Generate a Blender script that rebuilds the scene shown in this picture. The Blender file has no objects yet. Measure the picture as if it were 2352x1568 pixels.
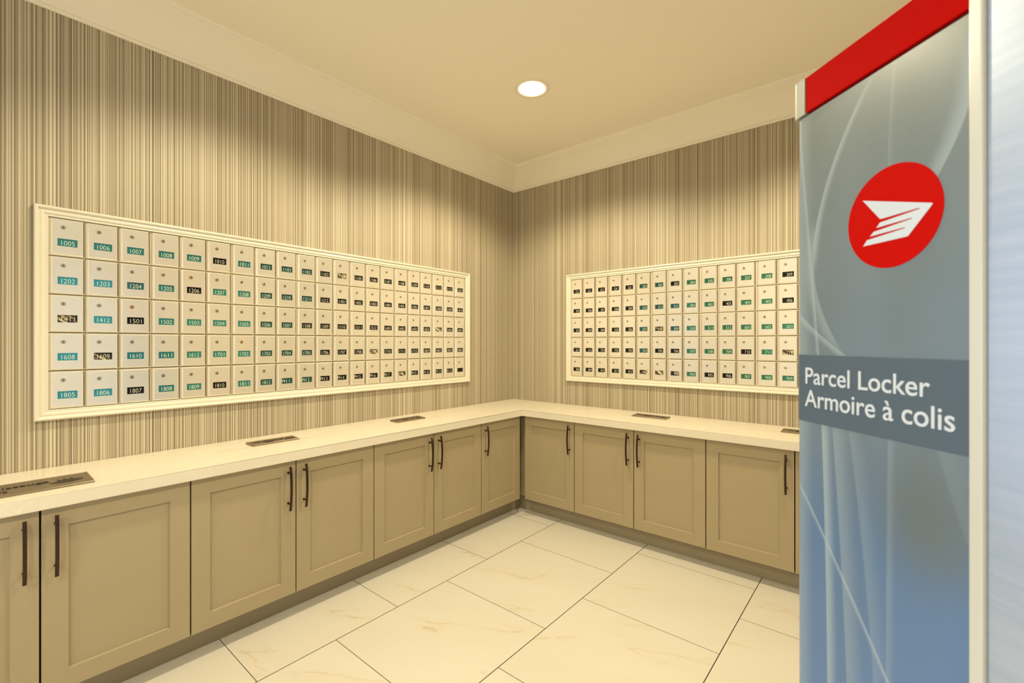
import bpy, bmesh, math, random
from mathutils import Vector, Matrix

random.seed(7)
scene = bpy.context.scene
COL = scene.collection
R = math.radians

# ------------------------------------------------------------------ camera
CAM = Vector((3.0364, -3.6853, 1.4991))
cd = bpy.data.cameras.new('camera')
cd.sensor_width = 36.0
cd.lens = 1055.38 / 2352 * 36.0
cd.shift_y = 2.29 / 2352
cd.clip_start = 0.02
cd.dof.use_dof = True
cd.dof.focus_distance = 3.1
cd.dof.aperture_fstop = 3.3
cam = bpy.data.objects.new('camera', cd)
cam.location = CAM
cam.rotation_euler = (R(90), 0, R(39.6916))
COL.objects.link(cam)
scene.camera = cam

# ------------------------------------------------------------------ world, daylight, exposure
w = bpy.data.worlds.new('world')
scene.world = w
w.use_nodes = True
w.node_tree.nodes['Background'].inputs[0].default_value = (0.55, 0.75, 1.0, 1)
w.node_tree.nodes['Background'].inputs[1].default_value = 1.0
vs = scene.view_settings
vs.view_transform = 'Standard'
vs.look = 'None'
vs.gamma = 1.0
vs.use_curve_mapping = False
vs.exposure = 0.20

WARM = (1.0, 0.86, 0.56)
LAMP_W = 96.0
# daylight that comes in through the window behind the camera
dl = bpy.data.lights.new('daylight', 'AREA')
dl.shape = 'RECTANGLE'
dl.size = 1.9
dl.size_y = 2.0
dl.energy = 66.0
dl.color = (0.34, 0.62, 1.0)
dl.spread = R(120)
dlo = bpy.data.objects.new('daylight', dl)
dlo.location = (0.06, -5.35, 1.55)
dlo.rotation_euler = (0, R(-90), 0)
COL.objects.link(dlo)

# ------------------------------------------------------------------ helpers
def tag(o, label=None, cat=None, group=None, kind=None):
    if label: o['label'] = label
    if cat: o['category'] = cat
    if group: o['group'] = group
    if kind: o['kind'] = kind
    return o

def empty(name, loc=(0, 0, 0), rz=0.0, label=None, cat=None, group=None):
    o = bpy.data.objects.new(name, None)
    o.empty_display_size = 0.05
    o.location = loc
    o.rotation_euler = (0, 0, rz)
    COL.objects.link(o)
    return tag(o, label, cat, group)

def mesh_from(bm, name, mat, smooth=False):
    bmesh.ops.recalc_face_normals(bm, faces=bm.faces)
    me = bpy.data.meshes.new(name)
    bm.to_mesh(me)
    bm.free()
    if mat: me.materials.append(mat)
    if smooth:
        for p in me.polygons: p.use_smooth = True
    return me

def link(name, me, parent=None, loc=None):
    o = bpy.data.objects.new(name, me)
    COL.objects.link(o)
    if parent: o.parent = parent
    if loc is not None: o.location = loc
    return o

def obj(name, bm, mat, parent=None, loc=None, smooth=False):
    return link(name, mesh_from(bm, name, mat, smooth), parent, loc)

def box(bm, x0, x1, y0, y1, z0, z1, bev=0.0, seg=2):
    r = bmesh.ops.create_cube(bm, size=1.0)
    vv = r['verts']
    for v in vv:
        v.co = Vector((x0 + (v.co.x + .5) * (x1 - x0), y0 + (v.co.y + .5) * (y1 - y0), z0 + (v.co.z + .5) * (z1 - z0)))
    if bev > 0:
        ee = list({e for v in vv for e in v.link_edges})
        bmesh.ops.bevel(bm, geom=ee, offset=bev, segments=seg, affect='EDGES', profile=0.5)

def cyl_y(bm, cx, cz, r, y0, y1, seg=24, r2=None):
    """cylinder along local y, front end at y0"""
    r2 = r if r2 is None else r2
    a = [bm.verts.new((cx + r * math.cos(t), y1, cz + r * math.sin(t))) for t in [2 * math.pi * i / seg for i in range(seg)]]
    b = [bm.verts.new((cx + r2 * math.cos(t), y0, cz + r2 * math.sin(t))) for t in [2 * math.pi * i / seg for i in range(seg)]]
    for i in range(seg):
        j = (i + 1) % seg
        bm.faces.new((a[i], a[j], b[j], b[i]))
    bm.faces.new(b)
    bm.faces.new(a[::-1])

def lathe(bm, prof, cx=0, cy=0, seg=48):
    rings = []
    for r, z in prof:
        rings.append([bm.verts.new((cx + r * math.cos(2 * math.pi * i / seg), cy + r * math.sin(2 * math.pi * i / seg), z)) for i in range(seg)])
    for a, b in zip(rings, rings[1:]):
        for i in range(seg):
            j = (i + 1) % seg
            bm.faces.new((a[i], a[j], b[j], b[i]))
    return rings

# ------------------------------------------------------------------ materials
def M(name, color, rough=0.5, metal=0.0, spec=0.5, coat=0.0, emit=None, estr=0.0):
    m = bpy.data.materials.new(name)
    m.use_nodes = True
    b = m.node_tree.nodes['Principled BSDF']
    b.inputs['Base Color'].default_value = (*color, 1)
    b.inputs['Roughness'].default_value = rough
    b.inputs['Metallic'].default_value = metal
    b.inputs['Specular IOR Level'].default_value = spec
    b.inputs['Coat Weight'].default_value = coat
    if emit:
        b.inputs['Emission Color'].default_value = (*emit, 1)
        b.inputs['Emission Strength'].default_value = estr
    return m

class NT:
    def __init__(s, m):
        s.nt = m.node_tree
        s.b = s.nt.nodes['Principled BSDF']
    def n(s, t, **k):
        x = s.nt.nodes.new(t)
        for a, v in k.items(): setattr(x, a, v)
        return x
    def l(s, a, b): s.nt.links.new(a, b)
    def inp(s, sock, v):
        if isinstance(v, (int, float)): sock.default_value = v
        elif isinstance(v, tuple): sock.default_value = v
        else: s.l(v, sock)
    def m(s, op, a, b=0.0, c=0.0, clamp=False):
        x = s.n('ShaderNodeMath', operation=op)
        x.use_clamp = clamp
        s.inp(x.inputs[0], a); s.inp(x.inputs[1], b)
        if len(x.inputs) > 2: s.inp(x.inputs[2], c)
        return x.outputs[0]
    def xyz(s, kind='Object'):
        tc = s.n('ShaderNodeTexCoord')
        sp = s.n('ShaderNodeSeparateXYZ')
        s.l(tc.outputs[kind], sp.inputs[0])
        return sp.outputs[0], sp.outputs[1], sp.outputs[2]
    def comb(s, x, y, z):
        c = s.n('ShaderNodeCombineXYZ')
        s.inp(c.inputs[0], x); s.inp(c.inputs[1], y); s.inp(c.inputs[2], z)
        return c.outputs[0]
    def ramp(s, f, stops, interp='LINEAR'):
        r = s.n('ShaderNodeValToRGB')
        r.color_ramp.interpolation = interp
        e = r.color_ramp.elements
        e[0].position, e[0].color = stops[0][0], (*stops[0][1], 1)
        e[1].position, e[1].color = stops[-1][0], (*stops[-1][1], 1)
        for p, c in stops[1:-1]:
            q = e.new(p); q.color = (*c, 1)
        s.l(f, r.inputs[0])
        return r.outputs[0]
    def mix(s, f, a, b, mode='MIX'):
        x = s.n('ShaderNodeMix', data_type='RGBA', blend_type=mode)
        s.inp(x.inputs[0], f)
        for i, v in ((6, a), (7, b)):
            if isinstance(v, tuple): x.inputs[i].default_value = (*v[:3], 1)
            else: s.l(v, x.inputs[i])
        return x.outputs[2]
    def noise(s, vec=None, scale=5.0, detail=2.0, rough=0.5, dim='3D', W=None, dist=0.0):
        x = s.n('ShaderNodeTexNoise', noise_dimensions=dim)
        x.inputs['Scale'].default_value = scale
        x.inputs['Detail'].default_value = detail
        x.inputs['Roughness'].default_value = rough
        x.inputs['Distortion'].default_value = dist
        if vec is not None: s.l(vec, x.inputs['Vector'])
        if W is not None: s.l(W, x.inputs['W'])
        return x.outputs['Fac']
    def white(s, W):
        x = s.n('ShaderNodeTexWhiteNoise', noise_dimensions='1D')
        s.l(W, x.inputs['W'])
        return x.outputs['Value']
    def mr(s, v, a, b, c=0.0, d=1.0, smooth=False):
        x = s.n('ShaderNodeMapRange')
        if smooth: x.interpolation_type = 'SMOOTHSTEP'
        s.inp(x.inputs[0], v)
        for i, q in zip((1, 2, 3, 4), (a, b, c, d)): s.inp(x.inputs[i], q)
        return x.outputs[0]
    def bump(s, h, strength=0.1, dist=0.01):
        x = s.n('ShaderNodeBump')
        x.inputs['Strength'].default_value = strength
        x.inputs['Distance'].default_value = dist
        s.l(h, x.inputs['Height'])
        s.l(x.outputs[0], s.b.inputs['Normal'])
    def color(s, c): s.l(c, s.b.inputs['Base Color'])

def wallpaper(axis):
    m = M('striped_wallpaper', (0.5, 0.4, 0.3), 0.5, spec=0.35)
    t = NT(m)
    c = t.xyz()
    W = t.m('ADD', c[axis], 11.3)
    n1 = t.noise(scale=290.0, detail=1.0, rough=0.75, dim='1D', W=W)
    n2 = t.white(t.m('FLOOR', t.m('MULTIPLY', W, 250.0)))
    n3 = t.white(t.m('FLOOR', t.m('MULTIPLY', t.m('ADD', W, 3.7), 430.0)))
    nb = t.noise(scale=7.0, detail=1.0, dim='1D', W=W)
    jit = t.noise(scale=16.0, detail=2.0, dim='1D', W=t.m('ADD', W, 5.1))
    alt = t.m('SINE', t.m('MULTIPLY_ADD', W, 2 * math.pi * 92.0, t.m('MULTIPLY', jit, 16.0)))
    v = t.m('MULTIPLY', n1, 0.38)
    v = t.m('MULTIPLY_ADD', n2, 0.21, v)
    v = t.m('MULTIPLY_ADD', n3, 0.27, v)
    v = t.m('MULTIPLY_ADD', nb, 0.06, v)
    v = t.m('ADD', t.m('MULTIPLY_ADD', alt, 0.10, v), 0.115)
    col = t.ramp(v, [(0.34, (0.21, 0.168, 0.108)), (0.50, (0.33, 0.275, 0.19)), (0.60, (0.42, 0.36, 0.26)), (0.72, (0.56, 0.495, 0.37)), (0.84, (0.74, 0.67, 0.53))])
    t.color(col)
    t.bump(v, 0.25, 0.002)
    return m

MAT = {}
MAT['wp_left'] = wallpaper(1)
MAT['wp_back'] = wallpaper(0)
MAT['ceiling'] = M('ceiling_paint', (0.80, 0.715, 0.56), 0.8)
MAT['crown'] = M('crown_paint', (0.84, 0.765, 0.62), 0.6)
MAT['plain_wall'] = M('plain_wall_paint', (0.62, 0.54, 0.42), 0.8)
MAT['trim'] = M('cream_moulding_paint', (0.92, 0.87, 0.74), 0.35)
t = NT(MAT['trim']); c = t.xyz()
t.color(t.mix(t.noise(t.comb(c[0], c[1], c[2]), 9.0, 3.0), (0.74, 0.69, 0.575), (0.79, 0.74, 0.63)))
for k, a, b in (('ceiling', (0.90, 0.83, 0.70), (0.92, 0.85, 0.72)), ('crown', (0.90, 0.835, 0.71), (0.92, 0.855, 0.73)), ('plain_wall', (0.60, 0.52, 0.40), (0.64, 0.56, 0.44))):
    t = NT(MAT[k]); c = t.xyz()
    t.color(t.mix(t.noise(t.comb(c[0], c[1], c[2]), 1.3, 3.0), a, b))

# painted cabinets
MAT['cabinet'] = M('taupe_cabinet_paint', (0.50, 0.435, 0.32), 0.42, spec=0.4)
t = NT(MAT['cabinet']); c = t.xyz()
nn = t.noise(t.comb(c[0], c[1], c[2]), 3.5, 4.0, 0.6)
t.color(t.mix(nn, (0.375, 0.305, 0.192), (0.405, 0.333, 0.212)))
t.bump(t.noise(t.comb(c[0], c[1], c[2]), 220.0, 2.0), 0.03, 0.001)
MAT['kick'] = M('toe_kick_laminate', (0.40, 0.345, 0.255), 0.4)
t = NT(MAT['kick']); c = t.xyz()
t.color(t.mix(t.noise(t.comb(c[0], c[1], c[2]), 6.0, 3.0), (0.34, 0.285, 0.195), (0.39, 0.33, 0.225)))
MAT['carcass'] = M('gap_shade_carcass', (0.025, 0.02, 0.016), 0.8, spec=0.1)  # near black paints the shade of the open gaps between doors
MAT['bronze'] = M('oil_rubbed_bronze', (0.045, 0.026, 0.018), 0.38, 0.75)
t = NT(MAT['bronze']); c = t.xyz()
t.color(t.mix(t.noise(t.comb(c[0], c[1], c[2]), 60.0, 3.0), (0.030, 0.018, 0.014), (0.075, 0.042, 0.028)))

# worktop stone
MAT['stone'] = M('cream_quartz', (0.86, 0.80, 0.68), 0.25, spec=0.4)
t = NT(MAT['stone']); c = t.xyz()
v3 = t.comb(c[0], c[1], c[2])
cloud = t.noise(v3, 5.0, 5.0, 0.6)
base = t.mix(cloud, (0.72, 0.655, 0.54), (0.80, 0.745, 0.63))
rid = t.m('ABSOLUTE', t.m('SUBTRACT', t.noise(v3, 4.2, 4.0, 0.55, dist=1.4), 0.5))
vein = t.mr(rid, 0.0, 0.012, 1.0, 0.0)
msk = t.mr(t.noise(v3, 7.0, 1.0), 0.48, 0.62)
base = t.mix(t.m('MULTIPLY', t.m('MULTIPLY', vein, msk), 0.30), base, (0.93, 0.90, 0.80))
t.color(base)
MAT['caramel_strip'] = M('caramel_strip_mat', (0.55, 0.33, 0.13), 0.5)

# floor tiles
MAT['floor'] = M('marble_floor_tile', (0.85, 0.8, 0.72), 0.28, spec=0.5)
t = NT(MAT['floor']); c = t.xyz()
px = t.m('DIVIDE', t.m('SUBTRACT', c[0], 0.1125), 0.760)
ix = t.m('FLOOR', px)
fx = t.m('SUBTRACT', px, ix)
odd = t.m('FLOORED_MODULO', ix, 2.0)
py = t.m('DIVIDE', t.m('ADD', t.m('ADD', c[1], 0.5985), t.m('MULTIPLY', odd, -0.374)), 0.748)
iy = t.m('FLOOR', py)
fy = t.m('SUBTRACT', py, iy)
ex = t.m('MULTIPLY', t.m('MINIMUM', fx, t.m('SUBTRACT', 1.0, fx)), 0.760)
ey = t.m('MULTIPLY', t.m('MINIMUM', fy, t.m('SUBTRACT', 1.0, fy)), 0.748)
grx = t.mr(ex, 0.0019, 0.0027, 1.0, 0.0)
gry = t.mr(ey, 0.0015, 0.0022, 0.9, 0.0)
gr = t.m('MAXIMUM', grx, gry)
tid = t.m('MULTIPLY_ADD', ix, 7.31, t.m('MULTIPLY', iy, 3.17))
# veins run mostly along x, a little aslant, and stop at each tile
a_ = R(-24)
rx = t.m('ADD', t.m('MULTIPLY', c[0], math.cos(a_)), t.m('MULTIPLY', c[1], -math.sin(a_)))
ry = t.m('ADD', t.m('MULTIPLY', c[0], math.sin(a_)), t.m('MULTIPLY', c[1], math.cos(a_)))
vv = t.comb(t.m('MULTIPLY', rx, 0.55), t.m('MULTIPLY', ry, 2.1), tid)
nz = t.noise(vv, 2.0, 4.0, 0.5, dist=0.08)
rid = t.m('ABSOLUTE', t.m('SUBTRACT', nz, 0.5))
vein = t.mr(rid, 0.0, 0.010, 1.0, 0.0)
halo = t.mr(rid, 0.0, 0.07, 1.0, 0.0, True)
msk = t.mr(t.noise(vv, 2.6, 2.0), 0.50, 0.68)
soft = t.noise(vv, 1.2, 3.0, 0.6)
base = t.mix(soft, (0.655, 0.615, 0.53), (0.735, 0.705, 0.635))
base = t.mix(t.m('MULTIPLY', t.m('MULTIPLY', halo, msk), 0.35), base, (0.70, 0.58, 0.40))
base = t.mix(t.m('MULTIPLY', t.m('MULTIPLY', vein, msk), 0.55), base, (0.45, 0.34, 0.20))
base = t.mix(gr, base, (0.045, 0.035, 0.022))
t.color(base)
t.l(t.m('MULTIPLY_ADD', gr, 0.5, 0.30), t.b.inputs['Roughness'])
hb = t.m('SUBTRACT', 1.0, gr)
t.bump(hb, 0.2, 0.002)

# brushed champagne aluminium of the mailboxes
def brushed(name, c0, c1, rough, metal, aniso_axis=2):
    m = M(name, c0, rough, metal)
    t = NT(m)
    oi = t.n('ShaderNodeObjectInfo')
    c = t.xyz()
    seed = t.m('MULTIPLY', oi.outputs['Random'], 37.0)
    v = t.comb(t.m('ADD', t.m('MULTIPLY', c[0], 9.0), seed), seed, t.m('MULTIPLY', c[2], 620.0))
    n = t.noise(v, 1.0, 3.0, 0.6)
    sm = t.noise(t.comb(t.m('ADD', c[0], seed), c[1], c[2]), 26.0, 4.0, 0.6)
    col = t.mix(n, c0, c1)
    col = t.mix(t.mr(sm, 0.60, 0.80, 0.0, 0.22), col, tuple(x * 0.72 for x in c0))
    t.color(col)
    t.l(t.mr(n, 0.3, 0.7, rough - 0.02, rough + 0.03), t.b.inputs['Roughness'])
    return m
MAT['alu_door'] = brushed('brushed_champagne_door', (0.915, 0.87, 0.775), (0.94, 0.90, 0.81), 0.22, 0.66)
MAT['alu_body'] = brushed('champagne_mailbox_frame', (0.78, 0.69, 0.52), (0.87, 0.78, 0.61), 0.36, 0.65)
MAT['hinge'] = M('hinge_metal', (0.14, 0.11, 0.075), 0.45, 0.7)
MAT['chrome'] = M('lock_chrome', (0.62, 0.57, 0.48), 0.25, 1.0)
MAT['brass'] = M('lock_worn_brass', (0.62, 0.42, 0.20), 0.3, 0.9)
MAT['keyhole'] = M('keyhole_black', (0.008, 0.007, 0.006), 0.6)
MAT['plate_teal'] = M('number_plate_teal_reflection', (0.085, 0.44, 0.46), 0.10, 0.85)  # teal, deep and green paint the room's reflection into the dark plates
MAT['plate_deep'] = M('number_plate_deep_reflection', (0.03, 0.13, 0.125), 0.12, 0.6)
MAT['plate_green'] = M('number_plate_green_reflection', (0.06, 0.27, 0.17), 0.12, 0.7)
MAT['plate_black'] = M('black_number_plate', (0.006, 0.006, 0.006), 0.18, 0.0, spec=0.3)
MAT['plate_paper'] = M('window_with_papers_behind', (0.1, 0.08, 0.06), 0.15)
t = NT(MAT['plate_paper']); c = t.xyz()
oi = t.n('ShaderNodeObjectInfo')
sd = t.m('MULTIPLY', oi.outputs['Random'], 51.0)
pv = t.comb(t.m('ADD', t.m('MULTIPLY', c[0], 1.0), t.m('MULTIPLY', c[2], 1.5)), t.m('MULTIPLY', c[2], 0.6), sd)
t.color(t.ramp(t.noise(pv, 38.0, 2.0, 0.6), [(0.38, (0.012, 0.01, 0.008)), (0.52, (0.06, 0.04, 0.02)), (0.58, (0.45, 0.34, 0.18)), (0.63, (0.75, 0.66, 0.48)), (0.70, (0.05, 0.035, 0.02))]))
MAT['digit'] = M('engraved_cream_digits', (0.88, 0.86, 0.66), 0.5)
MAT['plaque'] = M('antique_nickel_plaque', (0.30, 0.25, 0.17), 0.32, 0.8)
t = NT(MAT['plaque']); c = t.xyz()
t.color(t.mix(t.noise(t.comb(t.m('MULTIPLY', c[0], 4.0), t.m('MULTIPLY', c[1], 160.0), c[2]), 1.0, 3.0), (0.235, 0.19, 0.125), (0.33, 0.275, 0.195)))
MAT['engrave'] = M('dark_engraving', (0.035, 0.025, 0.018), 0.5, 0.3)
MAT['lamp_trim'] = M('white_lamp_trim', (0.86, 0.79, 0.64), 0.5)
MAT['lens'] = M('glowing_lens', (1, 1, 1), 0.5, emit=(1.0, 0.93, 0.80), estr=9.0)

# parcel locker
MAT['red'] = M('red_header', (0.46, 0.004, 0.002), 0.6, spec=0.02)
MAT['logo_red'] = M('logo_red', (0.48, 0.005, 0.0025), 0.6, spec=0.02)
MAT['logo_white'] = M('logo_white', (0.56, 0.60, 0.64), 0.5, spec=0.2)
MAT['lk_grey'] = M('locker_grey_shell', (0.36, 0.35, 0.285), 0.4, 0.1)
MAT['lk_dark'] = M('locker_shadow_gap', (0.03, 0.035, 0.03), 0.5)
MAT['lk_post'] = M('beige_edge_post', (0.60, 0.575, 0.50), 0.3, 0.15)
MAT['lk_band'] = M('slate_lettering_band', (0.082, 0.112, 0.145), 0.35, spec=0.25)
MAT['steel'] = M('brushed_pale_steel', (0.78, 0.80, 0.82), 0.38, 0.55)
t = NT(MAT['steel']); c = t.xyz()
sv = t.comb(t.m('MULTIPLY', c[0], 3.0), c[1], t.m('MULTIPLY', c[2], 60.0))
sn = t.noise(sv, 1.0, 5.0, 0.65)
t.color(t.mix(t.mr(sn, 0.3, 0.7), (0.40, 0.47, 0.58), (0.49, 0.54, 0.64)))
t.bump(sn, 0.05, 0.001)

def quad_fit(p):
    """coefficients of u = a + b z + c z^2 through three (u, z)"""
    (u0, z0), (u1, z1), (u2, z2) = p
    c = ((u2 - u0) / (z2 - z0) - (u1 - u0) / (z1 - z0)) / (z2 - z1)
    b = (u1 - u0) / (z1 - z0) - c * (z1 + z0)
    a = u0 - b * z0 - c * z0 * z0
    return a, b, c

MAT['graphic'] = M('swoosh_print_and_daylight', (0.3, 0.33, 0.33), 0.3, spec=0.5)
t = NT(MAT['graphic']); c = t.xyz()
U, Z = c[0], c[2]
base = t.ramp(t.mr(Z, 0.2, 2.1), [(0.0, (0.085, 0.18, 0.38)), (0.45, (0.10, 0.185, 0.34)), (0.58, (0.14, 0.19, 0.245)), (0.72, (0.145, 0.19, 0.23)), (1.0, (0.20, 0.22, 0.19))])  # bluer low down: print tone with reflected daylight put into the colour
nn = t.noise(t.comb(t.m('MULTIPLY', U, 2.0), 0.0, Z), 2.2, 2.0)
base = t.mix(t.mr(nn, 0.35, 0.7, 0.0, 0.35), base, (0.10, 0.12, 0.10))
def swoosh(base, pts, wid, amt, z0, z1, col=(0.38, 0.45, 0.46), side=1.0, edge=0.0025):
    a, b, q = quad_fit(pts)
    f = t.m('MULTIPLY_ADD', t.m('MULTIPLY', Z, Z), q, t.m('MULTIPLY_ADD', Z, b, a))
    d = t.m('MULTIPLY', t.m('SUBTRACT', U, f), side)
    g = t.m('MULTIPLY', t.mr(d, 0.0, wid, 1.0, 0.0, True), t.mr(d, -edge, 0.0, 0.0, 1.0, True))
    k = t.m('MULTIPLY', t.mr(Z, z0 - 0.05, z0 + 0.03, 0, 1, True), t.mr(Z, z1 - 0.03, z1 + 0.05, 1, 0, True))
    return t.mix(t.m('MULTIPLY', t.m('MULTIPLY', g, k), amt), base, col)
SW = []  # filled below, in panel (u, z)
SW.append(([(0.171, 2.02), (0.098, 1.90), (0.048, 1.74)], 0.020, 0.55, 1.70, 2.02, 1))
SW.append(([(0.048, 1.74), (0.046, 1.66), (0.075, 1.56)], 0.040, 0.35, 1.50, 1.76, -1))
SW.append(([(0.386, 1.93), (0.352, 1.84), (0.300, 1.76)], 0.040, 0.50, 1.80, 1.98, -1))
SW.append(([(0.006, 2.0), (0.035, 1.72), (0.062, 1.46)], 0.012, 0.45, 1.46, 2.0, -1))
SW.append(([(-0.01, 1.58), (0.060, 1.52), (0.160, 1.455)], 0.030, 0.45, 1.46, 1.60, -1))
SW.append(([(0.070, 1.31), (0.080, 1.05), (0.083, 0.2)], 0.030, 0.60, 0.2, 1.31, 1))
SW.append(([(0.0, 1.15), (0.083, 1.04), (0.300, 0.72)], 0.014, 0.55, 0.2, 1.16, -1))
SW.append(([(0.100, 1.31), (0.125, 1.0), (0.150, 0.2)], 0.050, 0.30, 0.2, 1.31, 1))
SW.append(([(0.145, 1.30), (0.185, 1.0), (0.215, 0.2)], 0.040, 0.18, 0.2, 1.31, 1))
SW.append(([(0.235, 1.29), (0.232, 1.0), (0.228, 0.2)], 0.020, 0.22, 0.2, 1.31, 1))
SW.append(([(0.245, 2.05), (0.238, 1.95), (0.235, 1.85)], 0.012, 0.15, 1.84, 2.05, 1))
SW.append(([(0.300, 1.44), (0.345, 1.25), (0.400, 1.10)], 0.06, 0.15, 1.05, 1.31, 1))
SW.append(([(-0.005, 2.05), (-0.004, 1.7), (-0.004, 0.2)], 0.055, 0.38, 0.2, 2.05, 1))
SW.append(([(0.386, 1.96), (0.300, 1.975), (0.171, 2.015)], 0.03, 0.22, 1.95, 2.06, 1))
for p, wd, am, z0, z1, sd in SW[:-1]:
    base = swoosh(base, p, wd, am, z0, z1, side=sd)
# an olive blotch low on the right
du = t.m('MULTIPLY', t.m('SUBTRACT', U, 0.315), 1.5)
dz = t.m('SUBTRACT', Z, 1.17)
rad = t.m('SQRT', t.m('ADD', t.m('MULTIPLY', du, du), t.m('MULTIPLY', dz, dz)))
base = t.mix(t.mr(rad, 0.0, 0.21, 0.55, 0.0, True), base, (0.125, 0.13, 0.085))
t.color(base)

# ------------------------------------------------------------------ room shell
X1, Y1, HC = 4.7, -7.0, 3.25           # far right wall, wall behind the camera, ceiling
BX0, BX1, BZ0, BZ1 = -3.418, -0.711, 1.185, 2.087    # left bank opening along y
CW = (BX1 - BX0) / 21
CH = (BZ1 - BZ0) / 5
RX0 = 0.7045
PITCH = {'left': (0.1276, 0.1276, 3 * CW - 0.2552), 'right': (0.1303, 0.1283, 0.1352)}   # three columns make one unit
RX1 = RX0 + 7 * sum(PITCH['right'])
T = 0.22

def wall_with_holes(name, axis, a0, a1, holes, mat):
    """axis 1: the left wall (plane x = 0); axis 0: the back wall (plane y = 0)"""
    bm = bmesh.new()
    def b(s0, s1, z0, z1):
        if axis == 1: box(bm, -T, 0, s0, s1, z0, z1)
        else: box(bm, s0, s1, 0, T, z0, z1)
    for (h0, h1, z0, z1) in holes:
        if z0 > 1.0:      # the mailbox niche does not go through the wall
            if axis == 1: box(bm, -T, -0.16, h0, h1, z0, z1)
            else: box(bm, h0, h1, 0.16, T, z0, z1)
    s = a0
    for (h0, h1, z0, z1) in sorted(holes):
        b(s, h0, 0, HC + .1)
        b(h0, h1, 0, z0)
        b(h0, h1, z1, HC + .1)
        s = h1
    b(s, a1, 0, HC + .1)
    return tag(obj(name, bm, mat), kind='structure')

g = 0.002
wall_with_holes('wall_left', 1, Y1, 0.0, [(BX0 - g, BX1 + g, BZ0 - g, BZ1 + g), (-6.3, -4.4, 0.55, 2.55)], MAT['wp_left'])
wall_with_holes('wall_back', 0, -T, X1 + T, [(RX0 - g, RX1 + g, BZ0 - g, BZ1 + g)], MAT['wp_back'])
bm = bmesh.new(); box(bm, X1, X1 + T, Y1 - T, 0, 0, HC + .1); tag(obj('wall_right', bm, MAT['plain_wall']), kind='structure')
bm = bmesh.new(); box(bm, -T, X1, Y1 - T, Y1, 0, HC + .1); tag(obj('wall_front', bm, MAT['plain_wall']), kind='structure')
bm = bmesh.new(); box(bm, -T, X1 + T, Y1 - T, T, -0.1, 0.0); tag(obj('floor', bm, MAT['floor']), kind='structure')
bm = bmesh.new(); box(bm, -T, X1 + T, Y1 - T, T, HC, HC + 0.12); tag(obj('ceiling', bm, MAT['ceiling']), kind='structure')

# crown moulding: a cove with a bead at the wall and two fillets at the ceiling, mitred in the corner
ZC = 3.052
prof = [(0.0, 0.0), (0.010, 0.0), (0.014, 0.004), (0.015, 0.014), (0.012, 0.019), (0.016, 0.023)]
for i in range(11):
    th = math.pi / 2 * i / 10
    q = (0.018 + 0.150 * (1 - math.cos(th)), 0.026 + 0.150 * math.sin(th))
    l = (0.018 + 0.150 * i / 10, 0.026 + 0.150 * i / 10)
    k = 0.62
    prof.append((q[0] * k + l[0] * (1 - k), q[1] * k + l[1] * (1 - k)))
prof += [(0.170, 0.179), (0.173, 0.187), (0.180, 0.191), (0.186, 0.198)]
def crown(name, left):
    bm = bmesh.new()
    a, b = [], []
    for o, z in prof:
        if left:
            a.append(bm.verts.new((o, Y1, ZC + z))); b.append(bm.verts.new((o, -o, ZC + z)))
        else:
            a.append(bm.verts.new((o, -o, ZC + z))); b.append(bm.verts.new((X1, -o, ZC + z)))
    for i in range(len(prof) - 1):
        bm.faces.new((a[i], a[i + 1], b[i + 1], b[i]))
    o = obj(name, bm, MAT['crown'])
    for i, p in enumerate(o.data.polygons): p.use_smooth = 5 <= i <= 15
    return tag(o, kind='structure')
crown('trim_1', True)
crown('trim_2', False)

# window behind the camera that lets the daylight in
bm = bmesh.new()
for y0, y1, z0, z1 in ((-6.3, -4.4, 0.55, 0.61), (-6.3, -4.4, 2.49, 2.55), (-6.3, -6.24, 0.61, 2.49), (-4.46, -4.4, 0.61, 2.49), (-5.38, -5.32, 0.61, 2.49)):
    box(bm, -0.14, -0.02, y0, y1, z0, z1, 0.004)
win = tag(obj('window_1', bm, MAT['trim']), kind='structure')
MAT['glass'] = M('window_glass', (1, 1, 1), 0.0)
NT(MAT['glass']).b.inputs['Transmission Weight'].default_value = 1.0
bm = bmesh.new(); box(bm, -0.085, -0.075, -6.24, -5.38, 0.61, 2.49); obj('pane', bm, MAT['glass'], win)
bm = bmesh.new(); box(bm, -0.085, -0.075, -5.32, -4.46, 0.61, 2.49); obj('pane', bm, MAT['glass'], win)

# ------------------------------------------------------------------ recessed downlights
def downlight(x, y, label, power):
    e = empty('recessed_downlight', (x, y, HC), 0, label, 'ceiling light', 'recessed ceiling downlights')
    bm = bmesh.new()
    lathe(bm, [(0.123, 0.0), (0.1225, -0.003), (0.118, -0.004), (0.094, -0.002), (0.089, 0.0), (0.087, -0.0005)])
    obj('trim_ring', bm, MAT['lamp_trim'], e, smooth=True)
    bm = bmesh.new()
    rg = lathe(bm, [(0.087, -0.0035), (0.060, -0.0055), (0.03, -0.0065), (0.006, -0.007)])
    bm.faces.new(rg[-1])
    obj('lens', bm, MAT['lens'], e, smooth=True)
    ld = bpy.data.lights.new('downlight_lamp', 'SPOT')
    ld.spot_size = R(146)
    ld.spot_blend = 0.42
    ld.shadow_soft_size = 0.07
    ld.energy = power
    ld.color = WARM
    lo = bpy.data.objects.new('lamp', ld)
    lo.location = (0, 0, -0.085)
    COL.objects.link(lo)
    lo.parent = e
downlight(1.116, -1.155, 'round white recessed downlight glowing in the ceiling above the corner', 92)
downlight(1.116, -2.65, 'recessed downlight in the ceiling above the near end of the left cabinets', 72)
downlight(2.90, -1.155, 'recessed downlight in the ceiling above the right cabinets behind the parcel locker', LAMP_W)
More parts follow.
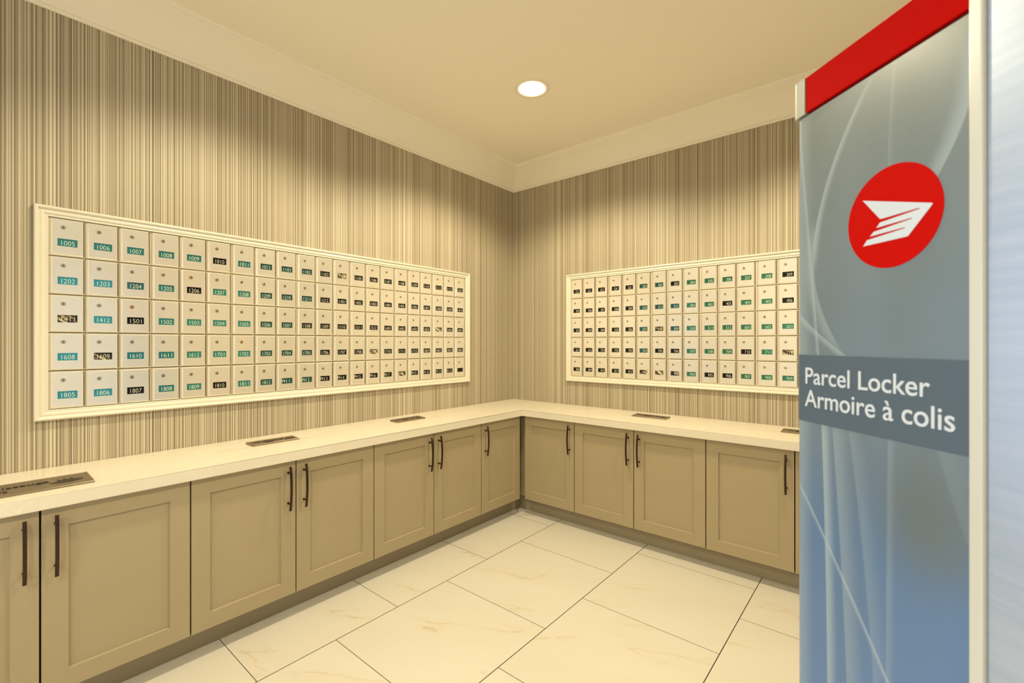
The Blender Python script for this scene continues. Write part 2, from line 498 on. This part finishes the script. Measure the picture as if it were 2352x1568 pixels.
downlight(2.90, -4.75, 'added unseen recessed downlight in the ceiling behind the camera, by the right wall', 96)  # this and the next three are added so floor bounce lifts the ceiling
downlight(1.116, -4.75, 'added unseen recessed downlight in the ceiling behind the camera, by the window', 22)
downlight(2.90, -6.30, 'added unseen recessed downlight in the ceiling farthest from the corner, by the right wall', 110)
downlight(1.116, -6.30, 'added unseen recessed downlight in the ceiling farthest from the corner, by the window', 46)

# ------------------------------------------------------------------ mailbox surround mouldings
fp = [(0.0, 0.0), (0.0, 0.020), (0.003, 0.026), (0.008, 0.028), (0.013, 0.026), (0.015, 0.020), (0.019, 0.017), (0.026, 0.019),
      (0.034, 0.018), (0.038, 0.013), (0.041, 0.012), (0.045, 0.014), (0.048, 0.012), (0.048, 0.0)]
def surround(x0, x1, loc, rz, label):
    e = empty('mailbox_surround', loc, rz, label, 'moulding')
    z0, z1 = BZ0, BZ1
    bm = bmesh.new()
    rings = []
    for (cx, cz, sx, sz) in ((x0, z0, -1, -1), (x1, z0, 1, -1), (x1, z1, 1, 1), (x0, z1, -1, 1)):
        rings.append([bm.verts.new((cx + sx * (0.048 - o), -d, cz + sz * (0.048 - o))) for o, d in fp])
    for k in range(4):
        a, b = rings[k], rings[(k + 1) % 4]
        for i in range(len(fp) - 1):
            bm.faces.new((a[i], b[i], b[i + 1], a[i + 1]))
    obj('moulding', bm, MAT['trim'], e)
    return e
surround(0, BX1 - BX0, (0, BX0, 0), R(90), 'cream moulded frame around the mailboxes on the left wall')
surround(0, RX1 - RX0, (RX0, 0, 0), 0, 'cream moulded frame around the mailboxes on the right wall')

# ------------------------------------------------------------------ mailboxes
gx, gz = 0.0006, 0.0016
ME_BODY = {}
for pp in PITCH.values():
    for wd in pp:
        if round(wd, 5) not in ME_BODY:
            bm = bmesh.new(); box(bm, gx, wd - gx, -0.0035, 0.15, gz, CH - gz, 0.0008, 1)
            ME_BODY[round(wd, 5)] = mesh_from(bm, 'housing', MAT['alu_body'])
DX0, DX1, DZ0, DZ1 = 0.0070, 0.1205, 0.0050, 0.1768
WX0, WX1 = DX0 + 0.205 * (DX1 - DX0), DX0 + 0.815 * (DX1 - DX0)
WZ0, WZ1 = DZ0 + 0.252 * (DZ1 - DZ0), DZ0 + 0.458 * (DZ1 - DZ0)
def rect(bm, x0, x1, z0, z1, y): return [bm.verts.new(p) for p in ((x0, y, z0), (x1, y, z0), (x1, y, z1), (x0, y, z1))]
def strip(bm, a, b):
    for i in range(4): bm.faces.new((a[i], a[(i + 1) % 4], b[(i + 1) % 4], b[i]))
bm = bmesh.new()
ch = 0.0058
r0 = rect(bm, DX0, DX1, DZ0, DZ1, -0.0036)
r1 = rect(bm, DX0, DX1, DZ0, DZ1, -0.0075)
r2 = rect(bm, DX0 + ch, DX1 - ch, DZ0 + ch, DZ1 - ch, -0.0128)
r3 = rect(bm, WX0, WX1, WZ0, WZ1, -0.0128)
r4 = rect(bm, WX0 + .0005, WX1 - .0005, WZ0 + .0005, WZ1 - .0005, -0.0075)
r5 = rect(bm, WX0, WX1, WZ0, WZ1, -0.0036)
strip(bm, r0, r1); strip(bm, r1, r2); strip(bm, r2, r3); strip(bm, r3, r4); strip(bm, r4, r5); strip(bm, r5, r0)
ME_DOOR = mesh_from(bm, 'door', MAT['alu_door'])
LX, LZ = DX0 + 0.375 * (DX1 - DX0), DZ0 + 0.765 * (DZ1 - DZ0)
def lock_mesh(mat):
    bm = bmesh.new()
    cyl_y(bm, 0, 0, 0.0098, -0.0145, -0.0122, 28, 0.0090)
    cyl_y(bm, 0, 0, 0.0070, -0.0162, -0.0140, 24, 0.0064)
    return mesh_from(bm, 'lock', mat)
ME_LOCK = {k: lock_mesh(MAT[k]) for k in ('chrome', 'brass')}
bm = bmesh.new()
box(bm, -0.0011, 0.0011, -0.01635, -0.0155, -0.0050, 0.0024)
cyl_y(bm, 0, 0.0006, 0.0021, -0.0164, -0.0155, 12)
ME_KEY = mesh_from(bm, 'keyhole', MAT['keyhole'])
bm = bmesh.new()
for i in range(21):
    z = DZ0 + 0.002 + i * (DZ1 - DZ0 - 0.004) / 21
    h = (DZ1 - DZ0 - 0.004) / 21
    rr = 0.0022 if i % 2 else 0.0017
    a = [bm.verts.new((DX1 + 0.0022 + rr * math.cos(t_), -0.0055 + rr * math.sin(t_), z)) for t_ in [2 * math.pi * k / 8 for k in range(8)]]
    b = [bm.verts.new((v.co.x, v.co.y, z + h * 0.96)) for v in a]
    for k in range(8): bm.faces.new((a[k], a[(k + 1) % 8], b[(k + 1) % 8], b[k]))
    bm.faces.new(b); bm.faces.new(a[::-1])
ME_HINGE = mesh_from(bm, 'hinge', MAT['hinge'])
def plate_mesh(mat):
    bm = bmesh.new(); box(bm, WX0 + 0.0007, WX1 - 0.0007, -0.0078, -0.0042, WZ0 + 0.0007, WZ1 - 0.0007)
    return mesh_from(bm, 'number_plate', mat)
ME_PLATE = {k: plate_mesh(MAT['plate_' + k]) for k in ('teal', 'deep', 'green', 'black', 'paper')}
PCOL = {'teal': 'teal', 'deep': 'dark teal', 'green': 'green', 'black': 'black'}  # teal and green are the painted reflection tones

# all lettering is made from text curves turned into meshes in one go
texts = {}
def want(key, body, size=1.0, ext=0.0, off=0.0, res=3):
    if key in texts: return
    cu = bpy.data.curves.new('lettering', 'FONT')
    cu.body = body; cu.size = size; cu.extrude = ext; cu.offset = off; cu.resolution_u = res
    o = bpy.data.objects.new('lettering', cu)
    COL.objects.link(o)
    texts[key] = o

def seq(a, b): return [str(i) for i in range(a, b + 1)]
LEFT = [seq(1005, 1012) + seq(1101, 1112) + ['1201'], seq(1202, 1212) + seq(1401, 1410), seq(1411, 1412) + seq(1501, 1512) + seq(1601, 1607),
        seq(1608, 1612) + seq(1701, 1712) + seq(1801, 1804), seq(1805, 1812) + ['PH %d' % i for i in range(1, 13)] + ['']]
RIGHT = [['G1', 'G2', 'G3', 'G4', 'G5'] + seq(201, 212) + seq(301, 304), seq(305, 312) + seq(401, 412) + ['501'],
         seq(502, 512) + seq(601, 610), seq(611, 612) + seq(701, 712) + seq(801, 807), seq(808, 812) + seq(901, 912) + seq(1001, 1004)]
for row in LEFT + RIGHT:
    for s in row:
        if s: want(s, s, 0.0300, 0.0002, -0.0006, 3)
want('pl1', 'Parcel Locker', 0.05, 0.0006, 0.0004, 6)
want('pl2', 'Armoire à colis', 0.05, 0.0006, 0.0004, 6)
want('news1', 'The Mississauga', 0.05, 0.0006, 0.0004, 4)
want('news2', 'News', 0.05, 0.0006, 0.0004, 4)
bpy.context.view_layer.update()
dg = bpy.context.evaluated_depsgraph_get()
TM = {}
for k, o in texts.items():
    me = bpy.data.meshes.new_from_object(o.evaluated_get(dg))
    me.name = 'lettering'
    TM[k] = me
for o in texts.values():
    cu = o.data
    bpy.data.objects.remove(o)
    bpy.data.curves.remove(cu)

def fit_text(me, x0, x1, z0, zcap, y, mat, flat=False, cap=None):
    """put lettering upright (facing -y) with its ink between x0 and x1, baseline z0, capital height zcap"""
    xs = [v.co.x for v in me.vertices]; ys = [v.co.y for v in me.vertices]; zs = [v.co.z for v in me.vertices]
    a, b = min(xs), max(xs)
    hi = cap if cap else max(ys)
    sx = (x1 - x0) / (b - a); sy = zcap / hi
    for v in me.vertices:
        X, Y, Z = v.co
        if flat: v.co = (x0 + (X - a) * sx, z0 + Y * sy, y + (Z - min(zs)))
        else: v.co = (x0 + (X - a) * sx, y - (Z - min(zs)), z0 + Y * sy)
    me.materials.clear(); me.materials.append(mat)
    return me

ROWS = ['top', 'second', 'third', 'fourth', 'bottom']
ORD = ['first', 'second', 'third', 'fourth', 'fifth', 'sixth', 'seventh', 'eighth', 'ninth', 'tenth', 'eleventh', 'twelfth', 'thirteenth', 'fourteenth',
       'fifteenth', 'sixteenth', 'seventeenth', 'eighteenth', 'nineteenth', 'twentieth', 'last']
PAPER = {'1411', '1609', '1104', '1605', 'PH 8', '1709', '508', '901', '902', '903', '712'}
BLACK = {'1501', '1807', '1810', '1206', '1010', '1508', '203', '209', '403', '406', '710', '905', '906', '705', '706'}
BRASS = {'1010', '1501', '1102', '1103', '1206', '1702', '1812', '1109', '206', '205', '511', '512', '404', '406', '602', '711', '707', 'PH 2'}
def number_mesh(s):
    me = TM[s]
    ww = WX1 - WX0
    n = len(s)
    x0, x1 = {4: (0.20, 0.86), 3: (0.36, 0.86), 2: (0.32, 0.74)}[3 if (n == 3) else (4 if n >= 4 else 2)]
    if s.startswith('PH'): x0, x1 = (0.06, 0.76) if n == 4 else (0.02, 0.84)
    k = (x1 - x0)
    return fit_text(me, WX0 + x0 * ww, WX0 + x1 * ww, WZ0 + 0.15 * (WZ1 - WZ0), 0.60 * (WZ1 - WZ0), -0.0078, MAT['digit'])

def mailbox(s, bank, r, ci):
    left = bank == 'left'
    if s in PAPER: pk = 'paper'
    elif s in BLACK or s == '': pk = 'black'
    elif left: pk = 'teal' if ci < 7 else ('deep' if ci < 10 else 'black')  # painted reflection fades from teal to black along the wall
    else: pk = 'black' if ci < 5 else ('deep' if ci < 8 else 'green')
    z = BZ1 - (r + 1) * CH
    pp = PITCH[bank]
    xo = (ci // 3) * sum(pp) + sum(pp[:ci % 3])
    if left: loc, rz = (0, BX0 + xo, z), R(90)
    else: loc, rz = (RX0 + xo, 0, z), 0
    wall = 'left wall' if left else 'right wall'
    where = '%s column, %s row, %s' % (ORD[ci], ROWS[r], wall)
    if s == '': lab = 'brushed mailbox with a blank black plate, ' + where
    elif pk == 'paper': lab = 'mailbox %s with papers showing in its window, %s' % (s, where)
    else: lab = 'brushed mailbox numbered %s, %s-looking plate, %s' % (s, PCOL[pk], where)
    e = empty('mailbox', loc, rz, lab, 'mailbox', 'mailboxes on the ' + wall)
    link('housing', ME_BODY[round(pp[ci % 3], 5)], e)
    dr = link('door', ME_DOOR, e)
    dr.rotation_euler = (R(random.uniform(-.35, .35)), 0, R(random.uniform(-.5, .5)))
    lk = link('lock', ME_LOCK['brass' if s in BRASS else 'chrome'], e, (LX, 0, LZ))
    lk.rotation_euler = (0, R(random.uniform(-12, 12)), 0)
    link('keyhole', ME_KEY, lk)
    link('hinge', ME_HINGE, e)
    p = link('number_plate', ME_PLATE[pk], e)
    if s: link('number', number_mesh(s), p)

for r in range(5):
    for ci in range(21):
        mailbox(LEFT[r][ci], 'left', r, ci)
for r in range(5):
    for ci in range(21):
        mailbox(RIGHT[r][ci], 'right', r, ci)

# ------------------------------------------------------------------ base cabinets
DF, DT = 0.5215, 0.020                # door front plane, door thickness
ZD0, ZD1 = 0.1333, 0.8590
KICK = 0.4128
WTOP, WUND, WDEP = 0.9149, 0.8617, 0.5505

def shaker_bm(w):
    """door from x 0..w, front at y 0, back at DT"""
    bm = bmesh.new()
    s, rt, rb = 0.076, 0.0785, 0.0755
    e = 0.0015
    z0, z1 = ZD0, ZD1
    a0 = rect(bm, 0, w, z0, z1, DT)
    a1 = rect(bm, 0, w, z0, z1, e)
    a2 = rect(bm, e, w - e, z0 + e, z1 - e, 0)
    b0 = rect(bm, s, w - s, z0 + rb, z1 - rt, 0)
    b1 = rect(bm, s + .0022, w - s - .0022, z0 + rb + .003, z1 - rt - .003, 0.0100)
    strip(bm, a0, a1); strip(bm, a1, a2); strip(bm, a2, b0); strip(bm, b0, b1)
    bm.faces.new(b1); bm.faces.new(a0[::-1])
    return bm

def handle_bm():
    """arched bar pull, centred, standing off towards -y"""
    bm = bmesh.new()
    L, n = 0.2365, 20
    hw = 0.0058
    rings = []
    for i in range(n + 1):
        q = -1 + 2 * i / n
        z = q * L / 2
        y = -0.040 + 0.013 * q * q
        th = 0.0035
        rings.append([bm.verts.new(p) for p in ((-hw, y - th + .001, z), (-hw + .0015, y - th, z), (hw - .0015, y - th, z), (hw, y - th + .001, z), (hw, y + th, z), (-hw, y + th, z))])
    for a, b in zip(rings, rings[1:]):
        for k in range(6): bm.faces.new((a[k], a[(k + 1) % 6], b[(k + 1) % 6], b[k]))
    bm.faces.new(rings[0][::-1]); bm.faces.new(rings[-1])
    for z in (-0.082, 0.082):
        cyl_y(bm, 0, z, 0.0042, -0.036, 0.0, 14)
        cyl_y(bm, 0, z, 0.0062, -0.003, 0.0, 14)
    return bm
ME_HANDLE = mesh_from(handle_bm(), 'handle', MAT['bronze'])

def cabinet(x0, x1, doors, frame, label, kick=None, car=None, fillers=(), kick2=None):
    """x along the run as seen from the room; doors = [(xa, xb, handle side)]"""
    loc, rz = frame
    e = empty('base_cabinet', (loc[0], loc[1], 0), rz, label, 'cabinet', 'taupe base cabinets under the stone worktop')
    c0, c1 = car if car else (x0, x1)
    bm = bmesh.new(); box(bm, c0 + .0005, c1 - .0005, -(DF - DT - .002), -0.001, 0.134, 0.8605)
    obj('carcass', bm, MAT['carcass'], e)
    k0, k1 = kick if kick else (x0, x1)
    bm = bmesh.new(); box(bm, k0, k1, -KICK, -KICK + 0.016, 0.0, 0.1335)
    if kick2: box(bm, -KICK, -KICK + 0.016, -kick2[0], -kick2[1] + 0.016, 0.0, 0.1335)
    obj('toe_kick', bm, MAT['kick'], e)
    # dark underside is part of the carcass, so the painted bottom edge is its own strip
    for xa, xb, hs in doors:
        d = obj('door', shaker_bm(xb - xa - 0.006), MAT['cabinet'], e, (xa + 0.003, -DF, 0))
        hx = 0.040 if hs == 'l' else xb - xa - 0.006 - 0.040
        link('handle', ME_HANDLE, d, (hx, 0, 0.7135))
    for f in fillers:
        bm = bmesh.new(); box(bm, *f)
        obj('filler_strip', bm, MAT['cabinet'], e)
    return e

LF = ((0, 0), R(90))      # local x = world y, so left-run x runs -3.98 .. 0
RF = ((0, 0), 0)
P = 0.4902
yl = [-1.034 - P * k for k in range(7)]     # seams going towards the camera
fd = DF - DT
cabinet(yl[6], yl[4], [(yl[6], yl[5], 'r'), (yl[5], yl[4], 'l')], LF, 'base cabinet with two shaker doors at the near end of the left wall')
cabinet(yl[4], yl[2], [(yl[4], yl[3], 'r'), (yl[3], yl[2], 'l')], LF, 'middle two-door base cabinet on the left wall under the second plaque')
cabinet(yl[2], yl[0], [(yl[2], yl[1], 'r'), (yl[1], yl[0], 'l')], LF, 'two-door base cabinet on the left wall, next to the corner cabinet')
cabinet(yl[0], -0.548, [(yl[0], -0.545, 'l')], LF, 'single-door corner base cabinet on the left wall', kick=(yl[0], -KICK), car=(yl[0], -0.549), kick2=(fd, KICK),
        fillers=[(-0.5475, -0.462, -0.462, -0.450, 0.134, 0.8605)])
xr = [0.555, 1.061, 1.5695, 2.079, 2.587, 3.095, 3.60, 4.10]
cabinet(0.558, xr[1], [(0.5545, xr[1], 'r')], RF, 'single-door corner base cabinet on the right wall', kick=(fd, xr[1]), car=(0.559, xr[1]),
        fillers=[(0.4635, 0.5575, -0.462, -0.450, 0.134, 0.8605)])
cabinet(xr[1], xr[3], [(xr[1], xr[2], 'r'), (xr[2], xr[3], 'l')], RF, 'two-door base cabinet in the middle of the right wall')
cabinet(xr[3], xr[5], [(xr[3], xr[4], 'r'), (xr[4], xr[5], 'l')], RF, 'two-door base cabinet on the right wall, partly hidden by the parcel locker')
cabinet(xr[5], xr[7], [(xr[5], xr[6], 'r'), (xr[6], xr[7], 'l')], RF, 'two-door base cabinet on the right wall, farthest from the corner')

# ------------------------------------------------------------------ worktop
bm = bmesh.new()
xe, ye = 4.12, -4.0
pts = [(0.0, 0.0), (xe, 0.0), (xe, -WDEP), (WDEP, -WDEP), (WDEP, ye), (0.0, ye)]
lo_ = [bm.verts.new((x + (0.001 if x == 0 else 0), y - (0.001 if y == 0 else 0), WUND)) for x, y in pts]
hi_ = [bm.verts.new((v.co.x, v.co.y, WTOP)) for v in lo_]
bm.faces.new(hi_); bm.faces.new(lo_[::-1])
for i in range(6): bm.faces.new((lo_[i], lo_[(i + 1) % 6], hi_[(i + 1) % 6], hi_[i]))
bmesh.ops.bevel(bm, geom=list(bm.edges), offset=0.002, segments=2, affect='EDGES')
wt = tag(obj('worktop', bm, MAT['stone']), 'cream stone L-shaped worktop running over all the base cabinets', 'worktop')
def caramel_strip(cx, cy, L, along_y):  # thin caramel strip on the stone, tapering to both ends
    bm = bmesh.new()
    n = 12
    top, bot = [], []
    for i in range(n + 1):
        q = -1 + 2 * i / n
        wv = 0.0005 + 0.0030 * (1 - q * q)
        s = q * L / 2
        for lst, o in ((top, wv), (bot, -wv)):
            lst.append((cx + o, cy + s) if along_y else (cx + s, cy + o))
    zt = WTOP + 0.0003
    A = [bm.verts.new((x, y, zt)) for x, y in top]; B = [bm.verts.new((x, y, zt)) for x, y in bot]
    A2 = [bm.verts.new((x, y, WTOP - 0.001)) for x, y in top]; B2 = [bm.verts.new((x, y, WTOP - 0.001)) for x, y in bot]
    for i in range(n):
        bm.faces.new((A[i], A[i + 1], B[i + 1], B[i]))
        bm.faces.new((A[i], A2[i], A2[i + 1], A[i + 1]))
        bm.faces.new((B[i], B[i + 1], B2[i + 1], B2[i]))
    obj('caramel_strip', bm, MAT['caramel_strip'], wt)
caramel_strip(0.270, -2.505, 0.62, True)
caramel_strip(0.272, -1.530, 0.62, True)
caramel_strip(1.572, -0.262, 0.62, False)
caramel_strip(2.590, -0.266, 0.62, False)

# ------------------------------------------------------------------ metal plaques on the worktop
def plaque(loc, rz, L, D, hgt, label, letters=False):
    """local x along the length, y away from the room, origin at the centre"""
    e = empty('metal_plaque', (loc[0], loc[1], WTOP), rz, label, 'plaque', 'metal plaques lying on the worktop')
    bm = bmesh.new()
    x, y = L / 2, D / 2
    i = 0.010
    lo = [bm.verts.new(p) for p in ((-x, -y, .0004), (x, -y, .0004), (x, y, .0004), (-x, y, .0004))]
    m1 = [bm.verts.new(p) for p in ((-x, -y, hgt * .6), (x, -y, hgt * .6), (x, y, hgt), (-x, y, hgt))]
    m2 = [bm.verts.new(p) for p in ((-x + .002, -y + .002, hgt * .6 + .002), (x - .002, -y + .002, hgt * .6 + .002), (x - .002, y - .002, hgt + .002), (-x + .002, y - .002, hgt + .002))]
    m3 = [bm.verts.new(p) for p in ((-x + i - .002, -y + i * .6, hgt * .6 + .002), (x - i + .002, -y + i * .6, hgt * .6 + .002), (x - i + .002, y - i * .6, hgt + .002), (-x + i - .002, y - i * .6, hgt + .002))]
    for a, b in ((lo, m1), (m1, m2), (m2, m3)): strip(bm, a, b)
    bm.faces.new(lo[::-1])
    obj('rim', bm, MAT['plaque'], e)
    bm = bmesh.new()
    m4 = [bm.verts.new(p) for p in ((-x + i - .002, -y + i * .6, hgt * .6 + .002), (x - i + .002, -y + i * .6, hgt * .6 + .002), (x - i + .002, y - i * .6, hgt + .002), (-x + i - .002, y - i * .6, hgt + .002))]
    m5 = [bm.verts.new(p) for p in ((-x + i, -y + i * .8, hgt * .6), (x - i, -y + i * .8, hgt * .6), (x - i, y - i * .8, hgt), (-x + i, y - i * .8, hgt))]
    strip(bm, m4, m5); bm.faces.new(m5)
    pl = obj('face_plate', bm, MAT['plaque'], e)
    def zf(yy): return hgt * .6 + hgt * .4 * (yy + y) / D
    k = D / 0.185
    a = TM['news1'].copy(); b = TM['news2'].copy()
    fit_text(a, -x + .045 * k, x - .125 * k, 0.010 * k, 0.030 * k, 0, MAT['engrave'], True)
    fit_text(b, -x + .15 * k, -x + .235 * k, -0.042 * k, 0.030 * k, 0, MAT['engrave'], True)
    for me, nm in ((a, 'lettering'), (b, 'lettering')):
        for v in me.vertices: v.co.z += zf(v.co.y) + .0003
        link(nm, me, pl)
    # emblem: a crested shape with spiky top
    bm = bmesh.new()
    em = [(-.055, -.018), (-.030, -.030), (.012, -.034), (.050, -.018), (.030, -.008), (.052, .012), (.022, .006), (.018, .034), (.004, .012), (-.006, .038), (-.012, .012), (-.028, .030), (-.026, .004)]
    cx = x - .075 * k
    tp = [bm.verts.new((cx + p * k, q * k, zf(q * k) + .001)) for p, q in em]
    bt = [bm.verts.new((cx + p * k, q * k, zf(q * k) + .0001)) for p, q in em]
    bm.faces.new(tp); bm.faces.new(bt[::-1])
    for q in range(len(em)): bm.faces.new((tp[q], tp[(q + 1) % len(em)], bt[(q + 1) % len(em)], bt[q]))
    obj('emblem', bm, MAT['engrave'], pl)
plaque((0.372, -3.560), R(90), 0.48, 0.185, 0.010, 'large engraved metal newspaper plaque at the near left end of the worktop')
plaque((0.226, -2.500), R(90), 0.262, 0.100, 0.010, 'metal plaque on the left worktop between the large near plaque and the corner one')
plaque((0.215, -1.515), R(90), 0.258, 0.092, 0.010, 'small metal plaque on the left worktop nearest the corner')
plaque((1.573, -0.222), 0, 0.272, 0.105, 0.010, 'metal plaque on the right worktop nearest the corner')
plaque((2.602, -0.212), 0, 0.262, 0.100, 0.010, 'metal plaque on the right worktop, half hidden behind the parcel locker')

# ------------------------------------------------------------------ parcel locker
FAR = Vector((2.85534, -2.34105, 0))
ang = math.atan2(-0.67472, 0.73808)
# local x runs from the far edge towards the camera side, -y faces the room
lk = empty('parcel_locker', FAR, ang, 'tall grey parcel locker with red header and round arrow logo, at the far right', 'parcel locker')
UW, UP, UE, DP = 0.3863, 0.4070, 1.15, 0.42
ZB0, ZB1, ZH0, ZH1 = 0.0, 2.146, 2.060, 2.146
bm = bmesh.new()
rr = 0.022      # rounded far edge
def rounded_outline(x0, x1, y0, y1, r):
    out = []
    for i in range(9):
        th = math.pi / 2 * i / 8
        out.append((x0 + r - r * math.cos(th), y0 + r - r * math.sin(th)))
    return out + [(x1, y0), (x1, y1), (x0, y1)]
def prism(bm, out, z0, z1):
    a = [bm.verts.new((x, y, z0)) for x, y in out]; b = [bm.verts.new((x, y, z1)) for x, y in out]
    bm.faces.new(a[::-1]); bm.faces.new(b)
    for i in range(len(out)): bm.faces.new((a[i], a[(i + 1) % len(out)], b[(i + 1) % len(out)], b[i]))
prism(bm, rounded_outline(-0.0115, UE, 0.002, DP, rr), 0.0, ZH0 - 0.006)
obj('shell', bm, MAT['lk_grey'], lk)
# printed panel: flat face that wraps round the far edge
bm = bmesh.new()
def wrap(bm, x0, x1, y0, th, r, z0, z1):
    o = [(x0, y0 + r + .02)] + rounded_outline(x0, x1, y0, 0.05, r)[:10]
    i = [(x0 + th, y0 + r + .02)] + rounded_outline(x0 + th, x1, y0 + th, 0.05, r - th)[:10]
    prism(bm, o + i[::-1], z0, z1)
wrap(bm, -0.0140, UW, 0.0, 0.0018, rr, 0.02, ZH0 - 0.006)
gp = obj('graphic_panel', bm, MAT['graphic'], lk)
# shadow gap under the header
bm = bmesh.new(); prism(bm, rounded_outline(-0.008, UE, 0.006, DP, rr), ZH0 - 0.006, ZH0)
obj('shadow_gap', bm, MAT['lk_dark'], lk)
bm = bmesh.new(); prism(bm, rounded_outline(-0.021, 0.0245, -0.006, 0.12, 0.022), ZH0 - 0.002, ZH1)
obj('header_end_cap', bm, MAT['lk_grey'], lk)
bm = bmesh.new(); box(bm, 0.0265, UW, -0.005, DP, ZH0, ZH1 - 0.001, 0.001, 1)
obj('header', bm, MAT['red'], lk)
bm = bmesh.new(); box(bm, UW, UP, -0.012, 0.03, 0.0, 2.30, 0.003, 2)
obj('edge_post', bm, MAT['lk_post'], lk)
bm = bmesh.new(); box(bm, UP + 0.001, UE, -0.004, 0.02, 0.0, 2.30, 0.002, 2)
obj('steel_panel', bm, MAT['steel'], lk)
# band with the lettering
ASC = max(v.co.y for v in TM['pl1'].vertices)
bm = bmesh.new(); wrap(bm, -0.0152, UW - 0.001, -0.0012, 0.0010, rr, 1.3068, 1.4688)
bd = obj('lettering_band', bm, MAT['lk_band'], lk)
link('lettering', fit_text(TM['pl1'], 0.0225, 0.3168, 1.3990, 0.0390, -0.0012, MAT['logo_white'], cap=ASC), bd)
link('lettering', fit_text(TM['pl2'], 0.0205, 0.3585, 1.3440, 0.0400, -0.0012, MAT['logo_white'], cap=ASC), bd)
# logo
cx_, cz_, rx_, rz_ = 0.2412, 1.7490, 0.0985, 0.1010
bm = bmesh.new()
n = 72
a = [bm.verts.new((cx_ + rx_ * math.cos(2 * math.pi * i / n), -0.0008, cz_ + rz_ * math.sin(2 * math.pi * i / n))) for i in range(n)]
b = [bm.verts.new((v.co.x, 0.0, v.co.z)) for v in a]
bm.faces.new(a); bm.faces.new(b[::-1])
for i in range(n): bm.faces.new((a[i], a[(i + 1) % n], b[(i + 1) % n], b[i]))
disc = obj('logo_disc', bm, MAT['logo_red'], lk)
ar = [(0.179, 1.7989), (0.3215, 1.7517), (0.3187, 1.7482), (0.276, 1.7025), (0.2721, 1.7018), (0.1799, 1.7019), (0.1893, 1.7131), (0.2705, 1.7187), (0.2682, 1.7174)]
outl = [(0.1790, 1.7989), (0.3200, 1.7522), (0.3208, 1.7500), (0.2760, 1.7025), (0.2721, 1.7018), (0.1799, 1.7019), (0.1893, 1.7131),
        (0.2705, 1.7187), (0.2690, 1.7207), (0.1958, 1.7192), (0.2049, 1.7271), (0.2837, 1.7334), (0.2822, 1.7352), (0.2103, 1.7336), (0.2183, 1.7427),
        (0.2979, 1.7479), (0.2965, 1.7500), (0.2244, 1.7493), (0.2183, 1.7500)]
bm = bmesh.new()
f1 = [bm.verts.new((x, -0.0016, z)) for x, z in outl]
f2 = [bm.verts.new((x, -0.0008, z)) for x, z in outl]
bm.faces.new(f1); bm.faces.new(f2[::-1])
for i in range(len(outl)): bm.faces.new((f1[i], f1[(i + 1) % len(outl)], f2[(i + 1) % len(outl)], f2[i]))
obj('logo_arrow', bm, MAT['logo_white'], disc)
